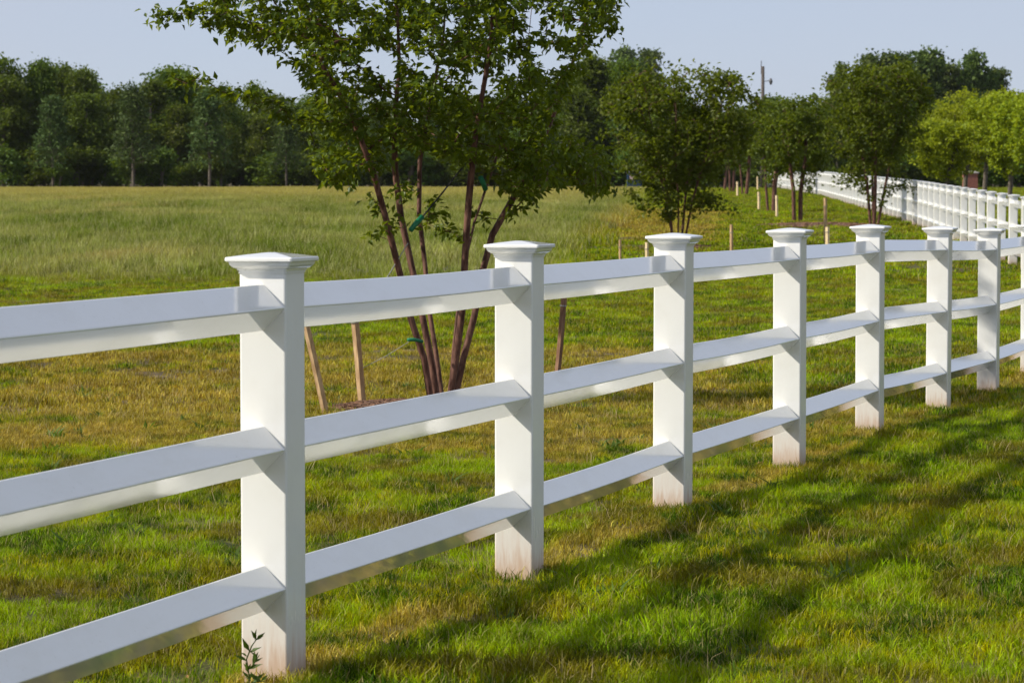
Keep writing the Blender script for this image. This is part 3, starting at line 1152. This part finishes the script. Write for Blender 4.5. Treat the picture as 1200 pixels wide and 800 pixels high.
# ------------------------------------------------------------------ weed at the foot of the first post
b = XY(288, 8.68)
o = link('weed', None, loc=b)
tag(o, 'small leafy weed growing at the foot of the nearest full post', 'plant')
rw = random.Random(9)
stm = [[(0, 0, -.01), (.004, 0, .06), (-.004, 0, .11), (.012, 0, .15), (.030, 0, .175)],
       [(-.002, 0, .075), (.018, -.005, .095), (.036, -.008, .125)],
       [(.0, 0, .03), (.03, -.01, .045), (.052, -.015, .046)]]
m = MB()
for st in stm:
    m.tube(st, [.0022] * (len(st) - 1) + [.001], 5)
link('stem', m.mesh('stem', M['weed'], True), o)
for st in stm:
    for i in range(1, len(st)):
        a, c = Vector(st[i - 1]), Vector(st[i])
        for k in range(4 if st is stm[0] else 3):
            p = a.lerp(c, rw.random())
            d = Vector((rw.uniform(-.7, 1), rw.uniform(-.7, .3), rw.uniform(.2, .9)))
            L = rw.uniform(.030, .052)
            link('leaf', leaf_mesh('leaf', np.array([tuple(p)]), np.array([tuple(d)]), np.array([(rw.uniform(-.5, .5), -.6, .6)]), np.array([L]), np.array([L * .33]), M['weed'], .12), o)

# ------------------------------------------------------------------ grass (scattered tufts)
def tuft_mesh(name, n, rad, h0, h1, wd, mat, seed, lean=.5, heads=0):
    g = random.Random(seed)
    V, F = [], []
    for i in range(n):
        a = g.uniform(0, 6.28); r_ = rad * math.sqrt(g.random())
        x, y = r_ * math.cos(a), r_ * math.sin(a)
        h = g.uniform(h0, h1)
        b = g.uniform(0, 6.28)
        lx, ly = math.cos(b), math.sin(b)
        q = g.uniform(.1, lean) * h
        sx, sy = -ly * wd / 2, lx * wd / 2
        if g.random() < .6:      # turn many blades broadside
            ang = g.uniform(0, 3.14); sx, sy = math.cos(ang) * wd / 2, math.sin(ang) * wd / 2
        k = len(V)
        m1 = (x + lx * q * .3, y + ly * q * .3, h * .55)
        V += [(x - sx, y - sy, -.01), (x + sx, y + sy, -.01), (m1[0] + sx * .8, m1[1] + sy * .8, m1[2]), (m1[0] - sx * .8, m1[1] - sy * .8, m1[2]), (x + lx * q, y + ly * q, h * g.uniform(.86, 1.0))]
        F += [(k, k + 1, k + 2), (k, k + 2, k + 3), (k + 3, k + 2, k + 4)]
    return mesh_np(name, V, F, mat)


def scatter(name, pts, scl, protos, label, tilt=.12, seed=0):
    g = np.random.default_rng(seed)
    n = len(pts)
    coll = bpy.data.collections.new(name + '_tufts')
    for me in protos:
        coll.objects.link(bpy.data.objects.new('tuft', me))
    me = bpy.data.meshes.new(name)
    me.vertices.add(n)
    me.vertices.foreach_set('co', np.asarray(pts, dtype=np.float32).ravel())
    rot = np.stack([g.normal(0, tilt, n), g.normal(0, tilt, n), g.uniform(0, 6.28, n)], -1).astype(np.float32)
    a = me.attributes.new('rot', 'FLOAT_VECTOR', 'POINT'); a.data.foreach_set('vector', rot.ravel())
    a = me.attributes.new('scl', 'FLOAT', 'POINT'); a.data.foreach_set('value', np.asarray(scl, dtype=np.float32))
    a = me.attributes.new('idx', 'INT', 'POINT'); a.data.foreach_set('value', g.integers(0, len(protos), n).astype(np.int32))
    o = link(name, me)
    tag(o, label, 'grass', kind='stuff')
    ng = bpy.data.node_groups.new(name + '_scatter', 'GeometryNodeTree')
    ng.interface.new_socket('Geometry', in_out='INPUT', socket_type='NodeSocketGeometry')
    ng.interface.new_socket('Geometry', in_out='OUTPUT', socket_type='NodeSocketGeometry')
    gi = ng.nodes.new('NodeGroupInput'); go = ng.nodes.new('NodeGroupOutput')
    ci = ng.nodes.new('GeometryNodeCollectionInfo')
    ci.inputs['Collection'].default_value = coll
    ci.inputs['Separate Children'].default_value = True
    ci.inputs['Reset Children'].default_value = True
    ip = ng.nodes.new('GeometryNodeInstanceOnPoints')
    ip.inputs['Pick Instance'].default_value = True

    def attr(nm, ty):
        x = ng.nodes.new('GeometryNodeInputNamedAttribute')
        x.data_type = ty
        x.inputs['Name'].default_value = nm
        return x.outputs['Attribute']
    e = ng.nodes.new('FunctionNodeEulerToRotation')
    L = ng.links.new
    L(attr('rot', 'FLOAT_VECTOR'), e.inputs[0])
    L(gi.outputs[0], ip.inputs['Points'])
    L(ci.outputs[0], ip.inputs['Instance'])
    L(attr('idx', 'INT'), ip.inputs['Instance Index'])
    L(e.outputs[0], ip.inputs['Rotation'])
    L(attr('scl', 'FLOAT'), ip.inputs['Scale'])
    L(ip.outputs[0], go.inputs[0])
    md = o.modifiers.new('scatter', 'NODES')
    md.node_group = ng
    return o


def hash2(ix, iy, s):
    h = (ix * 374761393 + iy * 668265263 + s * 1442695) & 0x7fffffff
    h = ((h ^ (h >> 13)) * 1274126177) & 0x7fffffff
    return ((h ^ (h >> 16)) & 0xffff) / 65535.0


def vnoise(x, y, s=0):
    ix = np.floor(x).astype(np.int64); iy = np.floor(y).astype(np.int64)
    fx = x - ix; fy = y - iy
    fx = fx * fx * (3 - 2 * fx); fy = fy * fy * (3 - 2 * fy)
    a = hash2(ix, iy, s); b = hash2(ix + 1, iy, s); c = hash2(ix, iy + 1, s); d = hash2(ix + 1, iy + 1, s)
    return (a * (1 - fx) + b * fx) * (1 - fy) + (c * (1 - fx) + d * fx) * fy


PX = np.array([p.x for p in front]); PY = np.array([p.y for p in front])


def wedge(Y0, Y1, dens, margin, seed, slope=.21):
    g = np.random.default_rng(seed)
    area = slope * (Y1 ** 2 - Y0 ** 2) + 2 * margin * (Y1 - Y0)
    n = int(area * dens)
    Ymax = slope * Y1 + margin
    y = g.uniform(Y0, Y1, int(n * 2.2)); x = g.uniform(-Ymax, Ymax, len(y))
    k = np.abs(x) < slope * y + margin
    return x[k][:n], y[k][:n], g


def mulch_mask(x, y):
    k = np.ones(len(x), bool)
    for c, rx, ry in ((XY(472, 20.9), .6, .7), (XY(800, 64), 1.0, 2.0), (XY(960, 84), 1.9, 2.2)):
        k &= ((x - c.x) / rx) ** 2 + ((y - c.y) / ry) ** 2 > .85
    return k


def meadow_line(y):
    return .060 * y - 2.2


# short turf near the camera
x, y, g = wedge(5.5, 20, 200, 1.2, 1)
side = x - (-.744 + .3241 * (y - 9.0))
d = np.min(np.hypot(x[:, None] - PX[None], y[:, None] - PY[None]), 1)
keep = (d > .125) & mulch_mask(x, y)
x, y = x[keep], y[keep]
s = .66 + .62 * vnoise(x * 2.6, y * 1.9, 2) * (.35 + 1.0 * vnoise(x * 8, y * 6, 3))
side = x - (-.744 + .3241 * (y - 9.0))
s *= np.where(side > .2, 1.15, .9)
near = [tuft_mesh('tuft', 56, .080, .020, .054, .0038, M['blade'], 200 + k, 1.1) for k in range(6)]
scatter('lawn_grass', np.stack([x, y, gz(x, y)], -1), s, near, 'short green lawn grass on both sides of the near fence', .15, 1)
# longer untrimmed grass against the post feet
fx, fy = [], []
for p in front[:12]:
    for k in range(34):
        a = rnd.uniform(0, 6.28); r_ = rnd.uniform(.10, .17)
        fx.append(p.x + r_ * 1.1 * math.cos(a)); fy.append(p.y + r_ * 1.1 * math.sin(a))
fx, fy = np.array(fx), np.array(fy)
foot = [tuft_mesh('tuft', 16, .045, .02, .060, .0038, M['blade'], 290 + k, .8) for k in range(4)]
scatter('untrimmed_grass', np.stack([fx, fy, gz(fx, fy)], -1), .5 + .8 * np.random.default_rng(8).random(len(fx)), foot, 'longer untrimmed grass standing round the feet of the near posts', .15, 9)
# broad leaved weeds and dead stems mixed into the turf
x, y, g = wedge(6, 24, 3.5, 1.2, 12)
k = vnoise(x * .9, y * .9, 21) > .45
x, y = x[k], y[k]
weeds = [tuft_mesh('tuft', 14, .045, .025, .060, .013, M['weed'], 300 + k, 2.2) for k in range(4)]
scatter('lawn_weeds', np.stack([x, y, gz(x, y)], -1), .6 + .8 * g.random(len(x)), weeds, 'low broad leaved weeds scattered in the lawn', .2, 12)
x, y, g = wedge(6, 24, 9, 1.2, 13)
stems_ = [tuft_mesh('tuft', 7, .07, .05, .115, .0022, M['straw'], 310 + k, .9) for k in range(4)]
scatter('dead_stems', np.stack([x, y, gz(x, y)], -1), .5 + .7 * g.random(len(x)), stems_, 'dry straw coloured stems standing in the lawn', .2, 13)
# mown strip beyond
x, y, g = wedge(20, 50, 42, 1.5, 2)
keep = mulch_mask(x, y)
x, y = x[keep], y[keep]
s = .7 + .6 * vnoise(x * .9, y * .9, 6)
mid = [tuft_mesh('tuft', 64, .17, .020, .058, .0065, M['blade'], 220 + k, .8) for k in range(4)]
scatter('mown_grass', np.stack([x, y, gz(x, y)], -1), s, mid, 'patchy mown grass of straw and green beyond the near fence', .1, 2)
x, y, g = wedge(46, 235, 4.5, 3, 3, .2)
k = (x > meadow_line(y) + .3 * np.sin(y * .4)) & mulch_mask(x, y)
x, y = x[k], y[k]
farm = [tuft_mesh('tuft', 90, .45, .03, .075, .018, M['blade'], 240 + k, .8) for k in range(3)]
scatter('verge_grass', np.stack([x, y, gz(x, y)], -1), .7 + .6 * vnoise(x * .5, y * .5, 8), farm, 'short green grass along the planted row and the far fence', .08, 3)
# tall meadow
x, y, g = wedge(44, 232, 3.6, 3, 4, .2)
k = (x < meadow_line(y) + .3 * np.sin(y * .4)) & (vnoise(x * .25, y * .12, 9) > .12 - (y - 47) * .05)
k &= y > 44 + 5 * vnoise(x * .5, y * .0 + 3, 12) * g.random(len(x)) ** .5
x, y = x[k], y[k]
mead = [tuft_mesh('tuft', 90, .42, .16, .40, .016, M['meadow'], 260 + k, .7) for k in range(4)]
sc = (.65 + .6 * vnoise(x * .35, y * .2, 10)) * np.interp(y, [44, 47, 52, 62, 160, 235], [.25, .45, .8, 1.0, .9, .5])
scatter('meadow_grass', np.stack([x, y, gz(x, y)], -1), sc, mead, 'tall pale meadow grass of the field before the wood', .1, 4)
print('SCENE BUILT')

# ------------------------------------------------------------------ haze
n = bpy.data.materials.new('air')
n.use_nodes = True
t = n.node_tree
t.nodes.clear()
pv = t.nodes.new('ShaderNodeVolumePrincipled')
pv.inputs['Color'].default_value = (.90, .94, 1.0, 1)
pv.inputs['Density'].default_value = HAZE
pv.inputs['Anisotropy'].default_value = .2
oo = t.nodes.new('ShaderNodeOutputMaterial')
t.links.new(pv.outputs[0], oo.inputs['Volume'])
m = MB()
m.box((0, 1300, 24.5), (3600, 3100, 57))
if HAZE:
    tag(link('haze', m.mesh('haze', n)), 'thin pale blue summer haze over the field', kind='stuff')
